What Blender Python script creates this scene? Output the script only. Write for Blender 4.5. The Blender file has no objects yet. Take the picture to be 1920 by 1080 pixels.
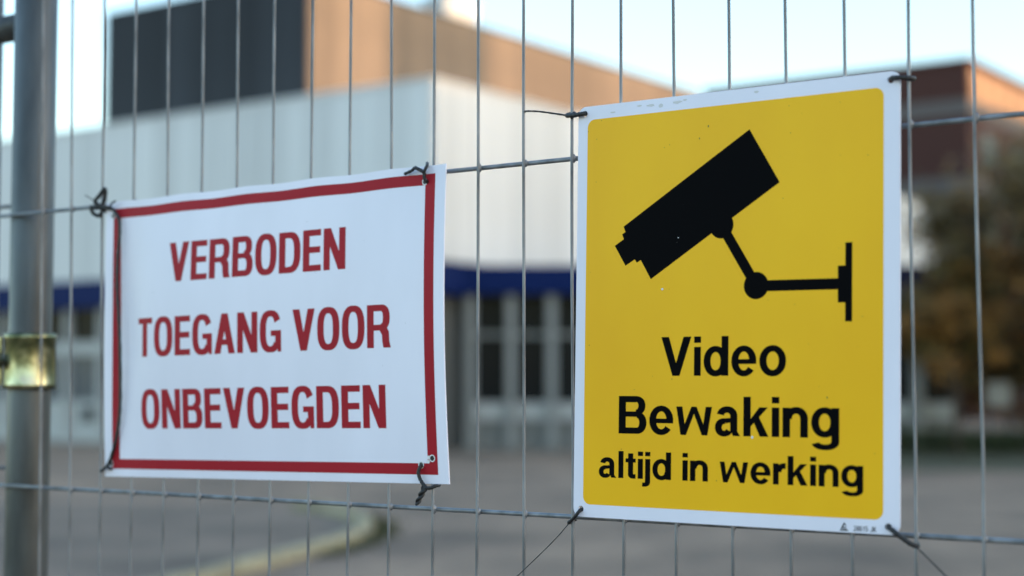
import bpy, bmesh, math, random
from mathutils import Vector, Matrix
from mathutils.geometry import tessellate_polygon

random.seed(7)
R = math.radians
S = bpy.context.scene
COL = S.collection

# ------------------------------------------------------------------ camera, sky, sun, exposure
EYE = 1.55
cam_data = bpy.data.cameras.new('camera')
cam = bpy.data.objects.new('camera', cam_data)
COL.objects.link(cam)
cam.location = (0, 0, EYE)
cam.rotation_euler = (R(90 + 3.662), 0, 0)
cam_data.sensor_width = 36.0
cam_data.lens = 56.25
cam_data.clip_start = 0.05
cam_data.clip_end = 6000
cam_data.dof.use_dof = True
cam_data.dof.focus_distance = 1.18
cam_data.dof.aperture_fstop = 4.0
cam_data.dof.aperture_blades = 0
S.camera = cam

SUN_EL, SUN_AZ = 6.0, 108.0          # degrees; azimuth clockwise from +Y
world = bpy.data.worlds.new('World')
S.world = world
world.use_nodes = True
wn = world.node_tree
sky = wn.nodes.new('ShaderNodeTexSky')
sky.sky_type = 'NISHITA'
sky.sun_disc = False
sky.sun_elevation = R(SUN_EL)
sky.sun_rotation = R(SUN_AZ)
sky.air_density = 1.0
sky.dust_density = 1.25
sky.ozone_density = 1.65
bg = wn.nodes['Background']
bg.inputs['Strength'].default_value = 0.15
wn.links.new(sky.outputs['Color'], bg.inputs['Color'])

sd = bpy.data.lights.new('sun', 'SUN')
sd.energy = 0.8
sd.angle = R(0.5)
sd.color = (1.0, 0.60, 0.32)
sun = bpy.data.objects.new('sun', sd)
COL.objects.link(sun)
sun.location = (60, -20, 40)
sdir = Vector((math.sin(R(SUN_AZ)) * math.cos(R(SUN_EL)), math.cos(R(SUN_AZ)) * math.cos(R(SUN_EL)), math.sin(R(SUN_EL))))
sun.rotation_euler = (-sdir).to_track_quat('-Z', 'Y').to_euler()

S.view_settings.view_transform = 'Standard'
S.view_settings.look = 'None'
S.view_settings.gamma = 1.0
S.view_settings.use_curve_mapping = False
S.view_settings.exposure = 2.5
S.render.engine = 'CYCLES'
S.cycles.max_bounces = 6

# ------------------------------------------------------------------ materials
def mat(name, col, rough=0.6, metal=0.0, spec=0.5, noise=None, bump=None, coat=0.0, rand=0.0):
    """noise = (scale, amount, stretch) varies the colour; bump = (scale, strength, distance)"""
    m = bpy.data.materials.new(name)
    m.use_nodes = True
    nt = m.node_tree
    b = nt.nodes['Principled BSDF']
    b.inputs['Base Color'].default_value = (*col, 1)
    b.inputs['Roughness'].default_value = rough
    b.inputs['Metallic'].default_value = metal
    b.inputs['Specular IOR Level'].default_value = spec
    b.inputs['Coat Weight'].default_value = coat
    tc = nt.nodes.new('ShaderNodeTexCoord')
    if noise:
        sc, am, st = noise
        mp = nt.nodes.new('ShaderNodeMapping')
        mp.inputs['Scale'].default_value = st
        nt.links.new(tc.outputs['Object'], mp.inputs['Vector'])
        n = nt.nodes.new('ShaderNodeTexNoise')
        n.inputs['Scale'].default_value = sc
        n.inputs['Detail'].default_value = 6
        nt.links.new(mp.outputs['Vector'], n.inputs['Vector'])
        r = nt.nodes.new('ShaderNodeValToRGB')
        r.color_ramp.elements[0].position = 0.3
        r.color_ramp.elements[1].position = 0.7
        r.color_ramp.elements[0].color = (*[c * (1 - am) for c in col], 1)
        r.color_ramp.elements[1].color = (*[min(1, c * (1 + am)) for c in col], 1)
        nt.links.new(n.outputs['Fac'], r.inputs['Fac'])
        nt.links.new(r.outputs['Color'], b.inputs['Base Color'])
    if rand:
        oi = nt.nodes.new('ShaderNodeObjectInfo')
        mr = nt.nodes.new('ShaderNodeMapRange')
        mr.inputs['To Min'].default_value = 1 - rand
        mr.inputs['To Max'].default_value = 1 + rand
        nt.links.new(oi.outputs['Random'], mr.inputs['Value'])
        hs = nt.nodes.new('ShaderNodeHueSaturation')
        nt.links.new(mr.outputs['Result'], hs.inputs['Value'])
        if b.inputs['Base Color'].links:
            nt.links.new(b.inputs['Base Color'].links[0].from_socket, hs.inputs['Color'])
        else:
            hs.inputs['Color'].default_value = (*col, 1)
        nt.links.new(hs.outputs['Color'], b.inputs['Base Color'])
    if bump:
        n2 = nt.nodes.new('ShaderNodeTexNoise')
        n2.inputs['Scale'].default_value = bump[0]
        n2.inputs['Detail'].default_value = 4
        nt.links.new(tc.outputs['Object'], n2.inputs['Vector'])
        bp = nt.nodes.new('ShaderNodeBump')
        bp.inputs['Strength'].default_value = bump[1]
        bp.inputs['Distance'].default_value = bump[2]
        nt.links.new(n2.outputs['Fac'], bp.inputs['Height'])
        nt.links.new(bp.outputs['Normal'], b.inputs['Normal'])
    return m

ONE = (1, 1, 1)
M = {}
M['sign_white'] = mat('sign_white', (0.80, 0.785, 0.90), 0.38, noise=(7, 0.085, (1, 1, 0.4)), bump=(14, 0.10, 0.004))
M['sign_yellow'] = mat('sign_yellow', (1.0, 0.505, 0.009), 0.36, spec=0.2, noise=(6, 0.12, (1, 1, 0.5)), bump=(12, 0.10, 0.004))
M['print_black'] = mat('print_black', (0.003, 0.003, 0.004), 0.45, spec=0.02)
M['print_red'] = mat('print_red', (0.37, 0.016, 0.028), 0.45, spec=0.10, noise=(14, 0.06, ONE))
M['cord_black'] = mat('cord_black', (0.012, 0.012, 0.014), 0.5, bump=(600, 0.3, 0.0005))
M['stain'] = mat('stain', (0.60, 0.58, 0.60), 0.25)
M['dirt'] = mat('dirt', (0.05, 0.045, 0.04), 0.8)
M['chip'] = mat('chip', (0.75, 0.76, 0.78), 0.5)
M['wire_galv'] = mat('wire_galv', (0.19, 0.20, 0.22), 0.5, 0.45, noise=(60, 0.5, (1, 1, 0.3)), bump=(250, 0.25, 0.0006))
M['post_galv'] = mat('post_galv', (0.078, 0.086, 0.090), 0.45, 0.5, noise=(26, 0.6, (1, 1, 0.22)), bump=(70, 0.3, 0.0015))
M['clamp_zinc'] = mat('clamp_zinc', (0.25, 0.235, 0.15), 0.28, 1.0, noise=(34, 0.25, ONE), bump=(60, 0.25, 0.002))
def zinc():
    m = M['clamp_zinc']
    nt = m.node_tree
    rp = [n for n in nt.nodes if n.type == 'VALTORGB'][0].color_ramp
    for pos, c in ((0.42, (0.10, 0.11, 0.06)), (0.5, (0.22, 0.22, 0.13)), (0.6, (0.50, 0.50, 0.33))):
        e = rp.elements.new(pos)
        e.color = (*c, 1)
    rp.elements[0].color = (0.05, 0.045, 0.035, 1)
    rp.elements[-1].color = (0.46, 0.36, 0.32, 1)
zinc()
M['bolt_steel'] = mat('bolt_steel', (0.60, 0.58, 0.48), 0.3, 1.0)
M['concrete'] = mat('concrete', (0.30, 0.29, 0.27), 0.9, noise=(18, 0.2, ONE), bump=(60, 0.4, 0.004))
M['clad_white'] = mat('clad_white', (0.645, 0.645, 0.65), 0.5, noise=(2.0, 0.08, (1, 1, 0.12)), rand=0.11)
M['clad_core'] = mat('clad_core', (0.16, 0.17, 0.18), 0.8)
M['fascia_blue'] = mat('fascia_blue', (0.003, 0.014, 0.085), 0.6, spec=0.1)
M['frame_white'] = mat('frame_white', (0.42, 0.42, 0.41), 0.55, noise=(2, 0.06, ONE))
M['column'] = mat('column', (0.25, 0.25, 0.24), 0.6)
M['frame_grey'] = mat('frame_grey', (0.24, 0.25, 0.25), 0.6)
M['glass_dark'] = mat('glass_dark', (0.015, 0.018, 0.020), 0.12, spec=0.05)
M['glass_blue'] = mat('glass_blue', (0.09, 0.11, 0.13), 0.15, spec=0.2)
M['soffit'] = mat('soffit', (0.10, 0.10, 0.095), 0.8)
M['plinth'] = mat('plinth', (0.20, 0.20, 0.19), 0.85, noise=(3, 0.15, ONE))
M['tower_dark'] = mat('tower_dark', (0.026, 0.029, 0.034), 0.7, spec=0.2, noise=(1.5, 0.15, (1, 1, 0.2)), rand=0.45)
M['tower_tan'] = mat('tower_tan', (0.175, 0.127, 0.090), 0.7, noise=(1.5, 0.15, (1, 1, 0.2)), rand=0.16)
M['roof_grey'] = mat('roof_grey', (0.18, 0.18, 0.18), 0.9)
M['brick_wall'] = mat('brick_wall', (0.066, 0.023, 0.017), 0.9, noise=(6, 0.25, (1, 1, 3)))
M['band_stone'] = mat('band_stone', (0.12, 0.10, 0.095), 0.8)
M['sunlit_cream'] = mat('sunlit_cream', (0.36, 0.21, 0.12), 0.8, noise=(0.9, 0.5, ONE))
M['leaf'] = mat('leaf', (0.125, 0.082, 0.020), 0.7, noise=(2.2, 0.6, ONE))
M['leaf_orange'] = mat('leaf_orange', (0.29, 0.135, 0.027), 0.7, noise=(2.2, 0.5, ONE))
M['leaf_hedge'] = mat('leaf_hedge', (0.045, 0.060, 0.020), 0.7, noise=(3, 0.5, ONE))
M['bark'] = mat('bark', (0.07, 0.055, 0.04), 0.95, noise=(12, 0.3, (1, 1, 0.2)))
M['kerb'] = mat('kerb', (0.32, 0.28, 0.175), 0.85, noise=(9, 0.35, ONE), bump=(30, 0.3, 0.01), rand=0.22)
M['moss'] = mat('moss', (0.06, 0.065, 0.03), 1.0, noise=(8, 0.4, ONE))
M['shade_wall'] = mat('shade_wall', (0.42, 0.37, 0.32), 0.85, noise=(3, 0.1, ONE))

def ground_mat(name, col, seed, joint=0.3):
    m = mat(name, col, 0.9, noise=(0.5, 0.45, ONE), bump=(40, 0.3, 0.01))
    nt = m.node_tree
    b = nt.nodes['Principled BSDF']
    src = b.inputs['Base Color'].links[0].from_socket
    tc = [n for n in nt.nodes if n.type == 'TEX_COORD'][0]
    n = nt.nodes.new('ShaderNodeTexNoise')
    n.inputs['Scale'].default_value = 3.1
    n.inputs['Detail'].default_value = 10
    nt.links.new(tc.outputs['Object'], n.inputs['Vector'])
    mx = nt.nodes.new('ShaderNodeMix')
    mx.data_type = 'RGBA'
    mx.blend_type = 'OVERLAY'
    mx.inputs['Factor'].default_value = 0.55
    nt.links.new(src, mx.inputs[6])
    nt.links.new(n.outputs['Color'], mx.inputs[7])
    bw = nt.nodes.new('ShaderNodeRGBToBW')
    nt.links.new(n.outputs['Color'], bw.inputs[0])
    nt.links.new(bw.outputs[0], mx.inputs[7])
    # paver joints
    br = nt.nodes.new('ShaderNodeTexBrick')
    br.inputs['Scale'].default_value = 1.0
    br.inputs['Mortar Size'].default_value = 0.012
    br.inputs['Brick Width'].default_value = 0.6
    br.inputs['Row Height'].default_value = 0.3
    br.inputs['Color1'].default_value = (1, 1, 1, 1)
    br.inputs['Color2'].default_value = (0.86, 0.86, 0.86, 1)
    br.inputs['Mortar'].default_value = (0.45, 0.45, 0.45, 1)
    mp = nt.nodes.new('ShaderNodeMapping')
    mp.inputs['Rotation'].default_value = (0, 0, R(-35.56))
    nt.links.new(tc.outputs['Object'], mp.inputs['Vector'])
    nt.links.new(mp.outputs['Vector'], br.inputs['Vector'])
    m2 = nt.nodes.new('ShaderNodeMix')
    m2.data_type = 'RGBA'
    m2.blend_type = 'MULTIPLY'
    m2.inputs['Factor'].default_value = joint
    nt.links.new(mx.outputs[2], m2.inputs[6])
    nt.links.new(br.outputs['Color'], m2.inputs[7])
    nt.links.new(m2.outputs[2], b.inputs['Base Color'])
    return m
M['paving'] = ground_mat('paving', (0.245, 0.165, 0.110), 1, 0.9)
M['asphalt'] = ground_mat('asphalt', (0.160, 0.113, 0.080), 2, 0.0)
M['grass'] = mat('grass', (0.060, 0.058, 0.028), 1.0, noise=(1.5, 0.35, ONE), bump=(20, 0.5, 0.03))

# ------------------------------------------------------------------ helpers
class MB:
    def __init__(self):
        self.v, self.f, self.s = [], [], []
    def add(self, vs, fs, smooth=False):
        o = len(self.v)
        self.v += [tuple(p) for p in vs]
        self.f += [tuple(i + o for i in f) for f in fs]
        self.s += [smooth] * len(fs)
        return self
    def box(self, x0, x1, y0, y1, z0, z1):
        return self.add([(x, y, z) for z in (z0, z1) for y in (y0, y1) for x in (x0, x1)],
                        [(0, 2, 3, 1), (4, 5, 7, 6), (0, 1, 5, 4), (2, 6, 7, 3), (0, 4, 6, 2), (1, 3, 7, 5)])
    def prism(self, pts, z0, z1):
        n = len(pts)
        vs = [(x, y, z0) for x, y in pts] + [(x, y, z1) for x, y in pts]
        fs = [tuple(range(n - 1, -1, -1)), tuple(range(n, 2 * n))] + [(i, (i + 1) % n, n + (i + 1) % n, n + i) for i in range(n)]
        return self.add(vs, fs)
    def cyl(self, p0, p1, r0, r1=None, n=16):
        return self.tube([p0, p1], [r0, r0 if r1 is None else r1], n)
    def tube(self, pts, rad, n=8, caps=True):
        pts = [Vector(p) for p in pts]
        if not isinstance(rad, (list, tuple)):
            rad = [rad] * len(pts)
        vs, fs = [], []
        t = (pts[1] - pts[0]).normalized()
        u = t.orthogonal().normalized()
        for i, p in enumerate(pts):
            a = pts[max(i - 1, 0)]
            b = pts[min(i + 1, len(pts) - 1)]
            t2 = (b - a).normalized()
            u = (u - t2 * u.dot(t2)).normalized()
            w = t2.cross(u)
            for k in range(n):
                an = 2 * math.pi * k / n
                vs.append(p + (u * math.cos(an) + w * math.sin(an)) * rad[i])
        for i in range(len(pts) - 1):
            for k in range(n):
                fs.append((i * n + k, i * n + (k + 1) % n, (i + 1) * n + (k + 1) % n, (i + 1) * n + k))
        self.add(vs, fs, True)
        if caps:
            o = len(self.v) - len(vs)
            self.f += [tuple(o + k for k in range(n - 1, -1, -1)), tuple(o + (len(pts) - 1) * n + k for k in range(n))]
            self.s += [False, False]
        return self
    def mesh(self, name, m):
        me = bpy.data.meshes.new(name)
        me.from_pydata(self.v, [], self.f)
        me.polygons.foreach_set('use_smooth', self.s)
        me.materials.append(m)
        me.update()
        return me
    def build(self, name, m, parent=None):
        return put(name, self.mesh(name, m), parent)

def put(name, me, parent=None, loc=(0, 0, 0), rotz=0.0):
    o = bpy.data.objects.new(name, me)
    COL.objects.link(o)
    o.parent = parent
    o.location = loc
    o.rotation_euler = (0, 0, rotz)
    return o

def tag(o, label=None, cat=None, group=None, kind=None):
    if label: o['label'] = label
    if cat: o['category'] = cat
    if group: o['group'] = group
    if kind: o['kind'] = kind
    return o

def thing(name, label, cat, loc=(0, 0, 0), rotz=0.0, group=None):
    o = bpy.data.objects.new(name, None)
    o.empty_display_size = 0.2
    COL.objects.link(o)
    o.location = loc
    o.rotation_euler = (0, 0, rotz)
    return tag(o, label, cat, group)

def catmull(pts, n=6):
    P = [Vector(p) for p in pts]
    P = [P[0] * 2 - P[1]] + P + [P[-1] * 2 - P[-2]]
    out = []
    for i in range(1, len(P) - 2):
        for k in range(n):
            t = k / n
            a, b, c, d = P[i - 1], P[i], P[i + 1], P[i + 2]
            out.append(0.5 * ((2 * b) + (c - a) * t + (2 * a - 5 * b + 4 * c - d) * t * t + (3 * b - a - 3 * c + d) * t ** 3))
    out.append(P[-2])
    return out

# the fence line: local x runs along the fence to the right, local y away from the camera side
TH = R(54.439)
FO = Vector((0.0489, 1.176, 0.0))
FROT = math.atan2(-math.cos(TH), math.sin(TH))      # direction of +x along the fence
EX = Vector((math.sin(TH), -math.cos(TH), 0))
EN = Vector((-math.cos(TH), -math.sin(TH), 0))      # toward the camera side
def fpos(t, z=0.0, off=0.0):
    return FO + EX * t + EN * off + Vector((0, 0, z))

# ------------------------------------------------------------------ ground
g = MB()
g.add([(-2500, -2500, 0), (2500, -2500, 0), (2500, 4000, 0), (-2500, 4000, 0)], [(0, 1, 2, 3)])
tag(g.build('ground', M['paving']), kind='structure')

# traffic island: asphalt bed inside a curved kerb
kc = [(-4.6, 8.2), (-3.4, 10.4), (-2.75, 12.2), (-2.36, 13.5), (-1.98, 15.0), (-1.70, 16.1), (-1.60, 17.4), (-1.72, 18.7), (-2.13, 20.0), (-2.9, 21.0), (-4.1, 21.8), (-5.6, 22.3), (-7.5, 22.5)]
path = catmull([(x, y, 0) for x, y in kc], 10)
bed = [(p.x, p.y) for p in path] + [(-12, 22.5), (-12, 8.2)]
b = MB()
b.add([(x, y, 0.006) for x, y in bed], [tuple(range(len(bed)))])
isl = tag(b.build('road_surface', M['asphalt']), kind='structure')
kerb = thing('kerb', 'pale yellowish stone kerb curving round the asphalt traffic island', 'kerb', (-1.7, 17.0, 0))
d = [0.0]
for i in range(1, len(path)):
    d.append(d[-1] + (path[i] - path[i - 1]).length)
def kat(s):
    for i in range(1, len(path)):
        if d[i] >= s:
            k = (s - d[i - 1]) / (d[i] - d[i - 1])
            return path[i - 1].lerp(path[i], k), (path[i] - path[i - 1]).normalized()
    return path[-1], (path[-1] - path[-2]).normalized()
s = 0.05
while s + 0.62 < 13.9:
    sec = []
    for q in range(4):
        p, t = kat(s + 0.62 * q / 3)
        nn = Vector((t.y, -t.x, 0))
        sec.append((p, nn))
    mb = MB()
    vs, fs = [], []
    hh = 0.11 + random.uniform(-0.008, 0.008)
    for p, nn in sec:
        for off, z in ((-0.075, 0.0), (-0.075, hh), (0.045, hh), (0.075, hh - 0.035), (0.075, 0.0)):
            w = p + nn * off - kerb.location
            vs.append((w.x, w.y, z))
    for q in range(3):
        for k in range(4):
            fs.append((q * 5 + k, q * 5 + k + 1, q * 5 + 6 + k, q * 5 + 5 + k))
    fs += [(4, 3, 2, 1, 0), (15, 16, 17, 18, 19)]
    mb.add(vs, fs).build('kerb_stone', M['kerb'], kerb)
    s += 0.645
# moss growing along the outer foot of the kerb
mo = MB()
rnd = random.Random(3)
for _ in range(900):
    s_ = rnd.uniform(7.5, 13.5)
    p, t = kat(s_)
    nn = Vector((t.y, -t.x, 0))
    q = p + nn * (0.12 + abs(rnd.gauss(0, 0.10)))
    h = rnd.uniform(0.02, 0.07)
    a = rnd.uniform(0, 6.28)
    r = rnd.uniform(0.02, 0.05)
    mo.add([(q.x + r * math.cos(a), q.y + r * math.sin(a), 0), (q.x - r * math.cos(a), q.y - r * math.sin(a), 0), (q.x + rnd.uniform(-.03, .03), q.y + rnd.uniform(-.03, .03), h)], [(0, 1, 2)])
tag(mo.build('moss_strip', M['moss']), 'green moss and weeds along the outer foot of the kerb', 'moss', kind='stuff')

# grass verge on the right
v = MB()
v.add([(6.2, 31.0, 0.006), (30, 29.0, 0.006), (40, 60, 0.006), (8.5, 60, 0.006), (8.6, 40.8, 0.006), (6.4, 40.8, 0.006)], [tuple(range(6))])
tag(v.build('grass_verge', M['grass']), kind='structure')

# ------------------------------------------------------------------ white clad hall
BROT = math.atan2(math.sin(TH), math.cos(TH))       # local x runs along the right-hand face (away), local y along the left-hand face
CX, CY = -2.0, 40.3
hall = thing('hall_building', 'large white hall clad in upright metal panels above a blue fascia', 'building', (CX, CY, 0), BROT)
LL, LR, HT, HB = 27.0, 37.4, 9.42, 4.86             # lengths of the left and right faces, roof height, cladding bottom
MB().box(0.06, LR, 0.06, LL, HB, HT - 0.12).build('wall_core', M['clad_core'], hall)
MB().box(-0.03, LR + 0.02, -0.03, LL, HT, HT + 0.10).build('parapet_cap', M['clad_white'], hall)
pw = 0.86
pl = MB().box(0, 0.055, 0.012, pw - 0.012, HB, HT - 0.003).mesh('cladding_panel', M['clad_white'])
k = 0
while (k + 1) * pw < LL:
    put('cladding_panel', pl, hall, (0.0, 0.008 + k * pw, 0)); k += 1
pr = MB().box(0.012, pw - 0.012, 0, 0.055, HB, HT - 0.003).mesh('cladding_panel', M['clad_white'])
k = 0
while (k + 1) * pw < LR:
    put('cladding_panel', pr, hall, (0.06 + k * pw, -0.002, 0)); k += 1
MB().box(-0.05, 0.3, -0.04, LL, 4.02, HB - 0.012).build('fascia', M['fascia_blue'], hall)
MB().box(0.35, LR - 0.1, -0.04 + 0.10, 0.3, 4.02, HB - 0.012).build('fascia', M['fascia_blue'], hall)
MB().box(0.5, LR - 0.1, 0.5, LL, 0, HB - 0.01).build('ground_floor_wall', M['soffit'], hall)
MB().box(0.12, 0.5, 0.12, LL, 0.0, 0.28).build('plinth', M['frame_white'], hall)
# left face, ground floor: white framed glazing bays with a transom
bay = 1.55
nb = int(LL / bay)
fr_me = MB().box(0.14, 0.36, 0, 0.20, 0.283, 4.0).mesh('mullion', M['frame_white'])
tr_me = MB().box(0.16, 0.34, 0.203, bay - 0.003, 2.62, 3.02).mesh('transom', M['frame_white'])
up_me = MB().box(0.30, 0.33, 0.203, bay - 0.003, 3.023, 4.0).mesh('upper_pane', M['glass_dark'])
dn_me = MB().box(0.28, 0.31, 0.203, bay - 0.003, 1.25, 2.617).mesh('lower_pane', M['glass_blue'])
pn_me = MB().box(0.24, 0.34, 0.203, bay - 0.003, 0.283, 1.247).mesh('spandrel_panel', M['frame_white'])
sq_me = MB().box(0.20, 0.238, 0.45, 0.92, 0.62, 1.05).mesh('vent_grille', M['glass_dark'])
for k in range(nb):
    L0 = (0, 0.3 + k * bay, 0)
    put('mullion', fr_me, hall, L0)
    put('transom', tr_me, hall, L0)
    put('upper_pane', up_me, hall, L0)
    put('lower_pane', dn_me, hall, L0)
    p = put('spandrel_panel', pn_me, hall, L0)
    if k % 2 == 0:
        put('vent_grille', sq_me, p)

# ------------------------------------------------------------------ dark tower on the hall roof
tower = thing('tower_block', 'dark slate tower with a sunlit tan side rising above the white hall', 'building', (CX, CY, HT + 0.1), BROT)
tx, ty, TL_, TR_, TH_ = 9.0, 12.7, 10.6, 28.0, 6.55
MB().box(tx + 0.06, tx + TR_, ty + 0.06, ty + TL_ - 0.02, 0.0, TH_ - 0.1).build('wall_core', M['clad_core'], tower)
MB().box(tx - 0.03, tx + TR_, ty - 0.03, ty + TL_, TH_ - 0.03, TH_ + 0.05).build('roof_edge', M['tower_dark'], tower)
w = TL_ / 9
dm = MB().box(0, 0.055, 0.006, w - 0.006, 0, TH_ - 0.035).mesh('dark_panel', M['tower_dark'])
for k in range(9):
    put('dark_panel', dm, tower, (tx, ty + 0.01 + k * w, 0))
w = TR_ / 20
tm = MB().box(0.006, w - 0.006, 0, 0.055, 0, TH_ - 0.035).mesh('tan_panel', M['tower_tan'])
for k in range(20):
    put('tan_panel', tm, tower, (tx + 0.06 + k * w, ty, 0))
for (wx, z0, ww, wh) in ((12.6, 2.2, 1.1, 1.9), (17.4, 1.9, 1.0, 1.5)):
    f = MB().box(tx + wx, tx + wx + ww, ty - 0.05, ty - 0.003, z0, z0 + wh).build('window', M['frame_grey'], tower)
    MB().box(tx + wx + 0.06, tx + wx + ww - 0.06, ty - 0.07, ty - 0.052, z0 + 0.06, z0 + wh - 0.06).build('pane', M['glass_dark'], f)
vu = thing('ventilation_unit', 'small pale ventilation unit on the tower roof edge', 'vent unit', (CX, CY, HT + 0.1 + TH_ + 0.05), BROT)
MB().box(tx + 8.6, tx + 10.6, ty + 0.6, ty + 1.8, 0.12, 1.0).build('housing', M['clad_white'], vu)
for qx in (8.8, 10.2):
    MB().box(tx + qx, tx + qx + 0.2, ty + 0.7, ty + 1.7, 0, 0.12).build('foot', M['frame_grey'], vu)
MB().box(tx + 8.5, tx + 10.7, ty + 0.5, ty + 1.9, 1.0, 1.08).build('lid', M['clad_white'], vu)

# ------------------------------------------------------------------ low entrance wing with blue canopy
WX0, WX1, WY = -1.25, 11.9, 41.5
wing = thing('entrance_wing', 'low glazed entrance wing under a long blue canopy with white columns', 'building', (WX0, WY, 0))
WL = WX1 - WX0
def wallY(x):                                       # keeps clear of the hall's right face
    return max(0.5, (x + WX0 - CX) / 0.58157 * 0.8135 + CY - WY - 0.35)
MB().box(0, WL, 0.0, 0.16, 4.06, 4.80).build('canopy_fascia', M['fascia_blue'], wing)
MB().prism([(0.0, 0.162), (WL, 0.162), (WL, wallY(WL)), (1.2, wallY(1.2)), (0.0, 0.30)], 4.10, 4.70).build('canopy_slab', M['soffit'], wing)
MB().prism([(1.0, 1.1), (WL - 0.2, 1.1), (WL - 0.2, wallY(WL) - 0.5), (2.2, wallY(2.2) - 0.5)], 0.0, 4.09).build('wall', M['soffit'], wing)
pitch = 1.06
npan = int((WL - 0.3) / pitch)
px_me = MB().box(0.10, pitch - 0.003, 0.62, 0.65, 1.245, 4.05).mesh('pane', M['glass_dark'])
mu_me = MB().box(0, 0.097, 0.56, 0.70, 1.245, 4.05).mesh('mullion', M['frame_grey'])
tn_me = MB().box(0.10, pitch - 0.003, 0.585, 0.618, 2.95, 3.07).mesh('transom', M['column'])
si_me = MB().box(0, pitch - 0.003, 0.40, 0.72, 0.78, 1.24).mesh('sill_panel', M['frame_white'])
lo_me = MB().box(0, pitch - 0.003, 0.50, 0.70, 0.0, 0.775).mesh('plinth_panel', M['plinth'])
cl_me = MB().box(-0.13, 0.13, 0.17, 0.385, 0.10, 4.055).mesh('column', M['column'])
cf_me = MB().box(-0.24, 0.24, 0.12, 0.388, 0.0, 0.10).mesh('column_foot', M['plinth'])
for k in range(npan):
    q = (0.05 + k * pitch, 0, 0)
    put('pane', px_me, wing, q)
    put('mullion', mu_me, wing, q)
    put('sill_panel', si_me, wing, q)
    if k % 4 != 3:
        put('transom', tn_me, wing, q)
    put('plinth_panel', lo_me, wing, q)
    if k < 2 or k % 3 == 2:
        c = put('column', cl_me, wing, (0.0 + 0.17 + k * pitch, 0, 0))
        put('column_foot', cf_me, c)

# ------------------------------------------------------------------ brick building on the right
bx, by, BH = 24.5, 85.0, 19.2
brick = thing('brick_building', 'red brick block with grey stone bands and sunlit top corner', 'building', (bx, by, 0), BROT)
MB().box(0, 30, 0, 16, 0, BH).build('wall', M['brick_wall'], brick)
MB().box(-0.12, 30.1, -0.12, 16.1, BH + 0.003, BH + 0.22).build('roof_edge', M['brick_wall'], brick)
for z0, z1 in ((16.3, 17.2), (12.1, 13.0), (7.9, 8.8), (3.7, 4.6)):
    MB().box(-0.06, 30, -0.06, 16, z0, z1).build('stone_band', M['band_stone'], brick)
MB().box(0.3, 30, -0.055, -0.003, 17.203, BH - 0.3).build('sunlit_top', M['sunlit_cream'], brick)  # pale top wall with the sunlit orange put into its colour
for z0 in (13.6, 9.4, 5.2, 1.4):
    for k in range(4 if z0 < 12 else 0):
        f = MB().box(-0.04, -0.003, 1.6 + k * 3.6, 3.4 + k * 3.6, z0, z0 + 2.0).build('window', M['frame_grey'], brick)
        MB().box(-0.06, -0.042, 1.7 + k * 3.6, 3.3 + k * 3.6, z0 + 0.1, z0 + 1.9).build('pane', M['glass_dark'], f)
    for k in range(5):
        f = MB().box(2.0 + k * 5, 4.2 + k * 5, -0.04, -0.003, z0, z0 + 2.0).build('window', M['frame_grey'], brick)
        MB().box(2.1 + k * 5, 4.1 + k * 5, -0.06, -0.042, z0 + 0.1, z0 + 1.9).build('pane', M['glass_dark'], f)

# ------------------------------------------------------------------ trees, hedge
def crown(cx, cy, cz, rx, rz, n, seed, size, clumps=26):
    rr = random.Random(seed)
    mb = MB()
    cl = []
    for _ in range(clumps):
        u = Vector((rr.gauss(0, 1), rr.gauss(0, 1), rr.gauss(0, 1))).normalized() * (rr.random() ** 0.45)
        cl.append((Vector((u.x * rx, u.y * rx, u.z * rz)), rr.uniform(0.16, 0.36) * rx))
    for _ in range(n):
        c, r = rr.choice(cl)
        p = c + Vector((rr.gauss(0, 1), rr.gauss(0, 1), rr.gauss(0, 0.8))) * r * 0.55
        a = Vector((rr.gauss(0, 1), rr.gauss(0, 1), rr.gauss(0, 1))).normalized()
        b_ = a.orthogonal().normalized()
        s1 = size * rr.uniform(0.6, 1.3)
        p = p + Vector((cx, cy, cz))
        mb.add([p - a * s1, p + b_ * s1 * 0.5, p + a * s1, p - b_ * s1 * 0.5], [(0, 1, 2, 3)])
    return mb
def tree(name, label, x, y, h, rx, rz, cz, n, seed, size, m1, m2, tr=0.16):
    t = thing(name, label, 'tree', (x, y, 0))
    rr = random.Random(seed + 50)
    mb = MB()
    mb.tube([(0, 0, 0), (0.04, 0.02, cz * 0.5), (-0.03, 0.05, cz), (0.05, 0, h * 0.93)], [tr, tr * 0.8, tr * 0.55, tr * 0.15], 10)
    mb.build('trunk', M['bark'], t)
    for k in range(9):
        a = k * 2.4 + rr.uniform(-.4, .4)
        z0 = cz - rz * 0.75 + rz * 1.1 * k / 9
        L = rx * rr.uniform(0.6, 0.9)
        MB().tube([(0, 0, z0), (L * .5 * math.cos(a), L * .5 * math.sin(a), z0 + L * .3), (L * math.cos(a), L * math.sin(a), z0 + L * .75)], [tr * .4, tr * .25, tr * .06], 6).build('limb', M['bark'], t)
    c = crown(0, 0, cz, rx, rz, n, seed, size).build('crown', m1, t)
    crown(0, 0, cz - 0.1 * rz, rx * 0.98, rz * 0.95, n // 2, seed + 9, size).build('turning_leaves', m2, c)
    return t
tree('autumn_tree', 'large autumn tree with brown and orange leaves beside the brick block', 13.9, 38.0, 8.6, 3.5, 3.2, 5.4, 22000, 5, 0.13, M['leaf'], M['leaf_orange'])
tree('small_autumn_tree', 'small yellowing tree in front of the entrance wing windows', 10.3, 37.2, 4.2, 1.35, 1.15, 2.95, 5200, 11, 0.09, M['leaf'], M['leaf_orange'], 0.07)
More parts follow.
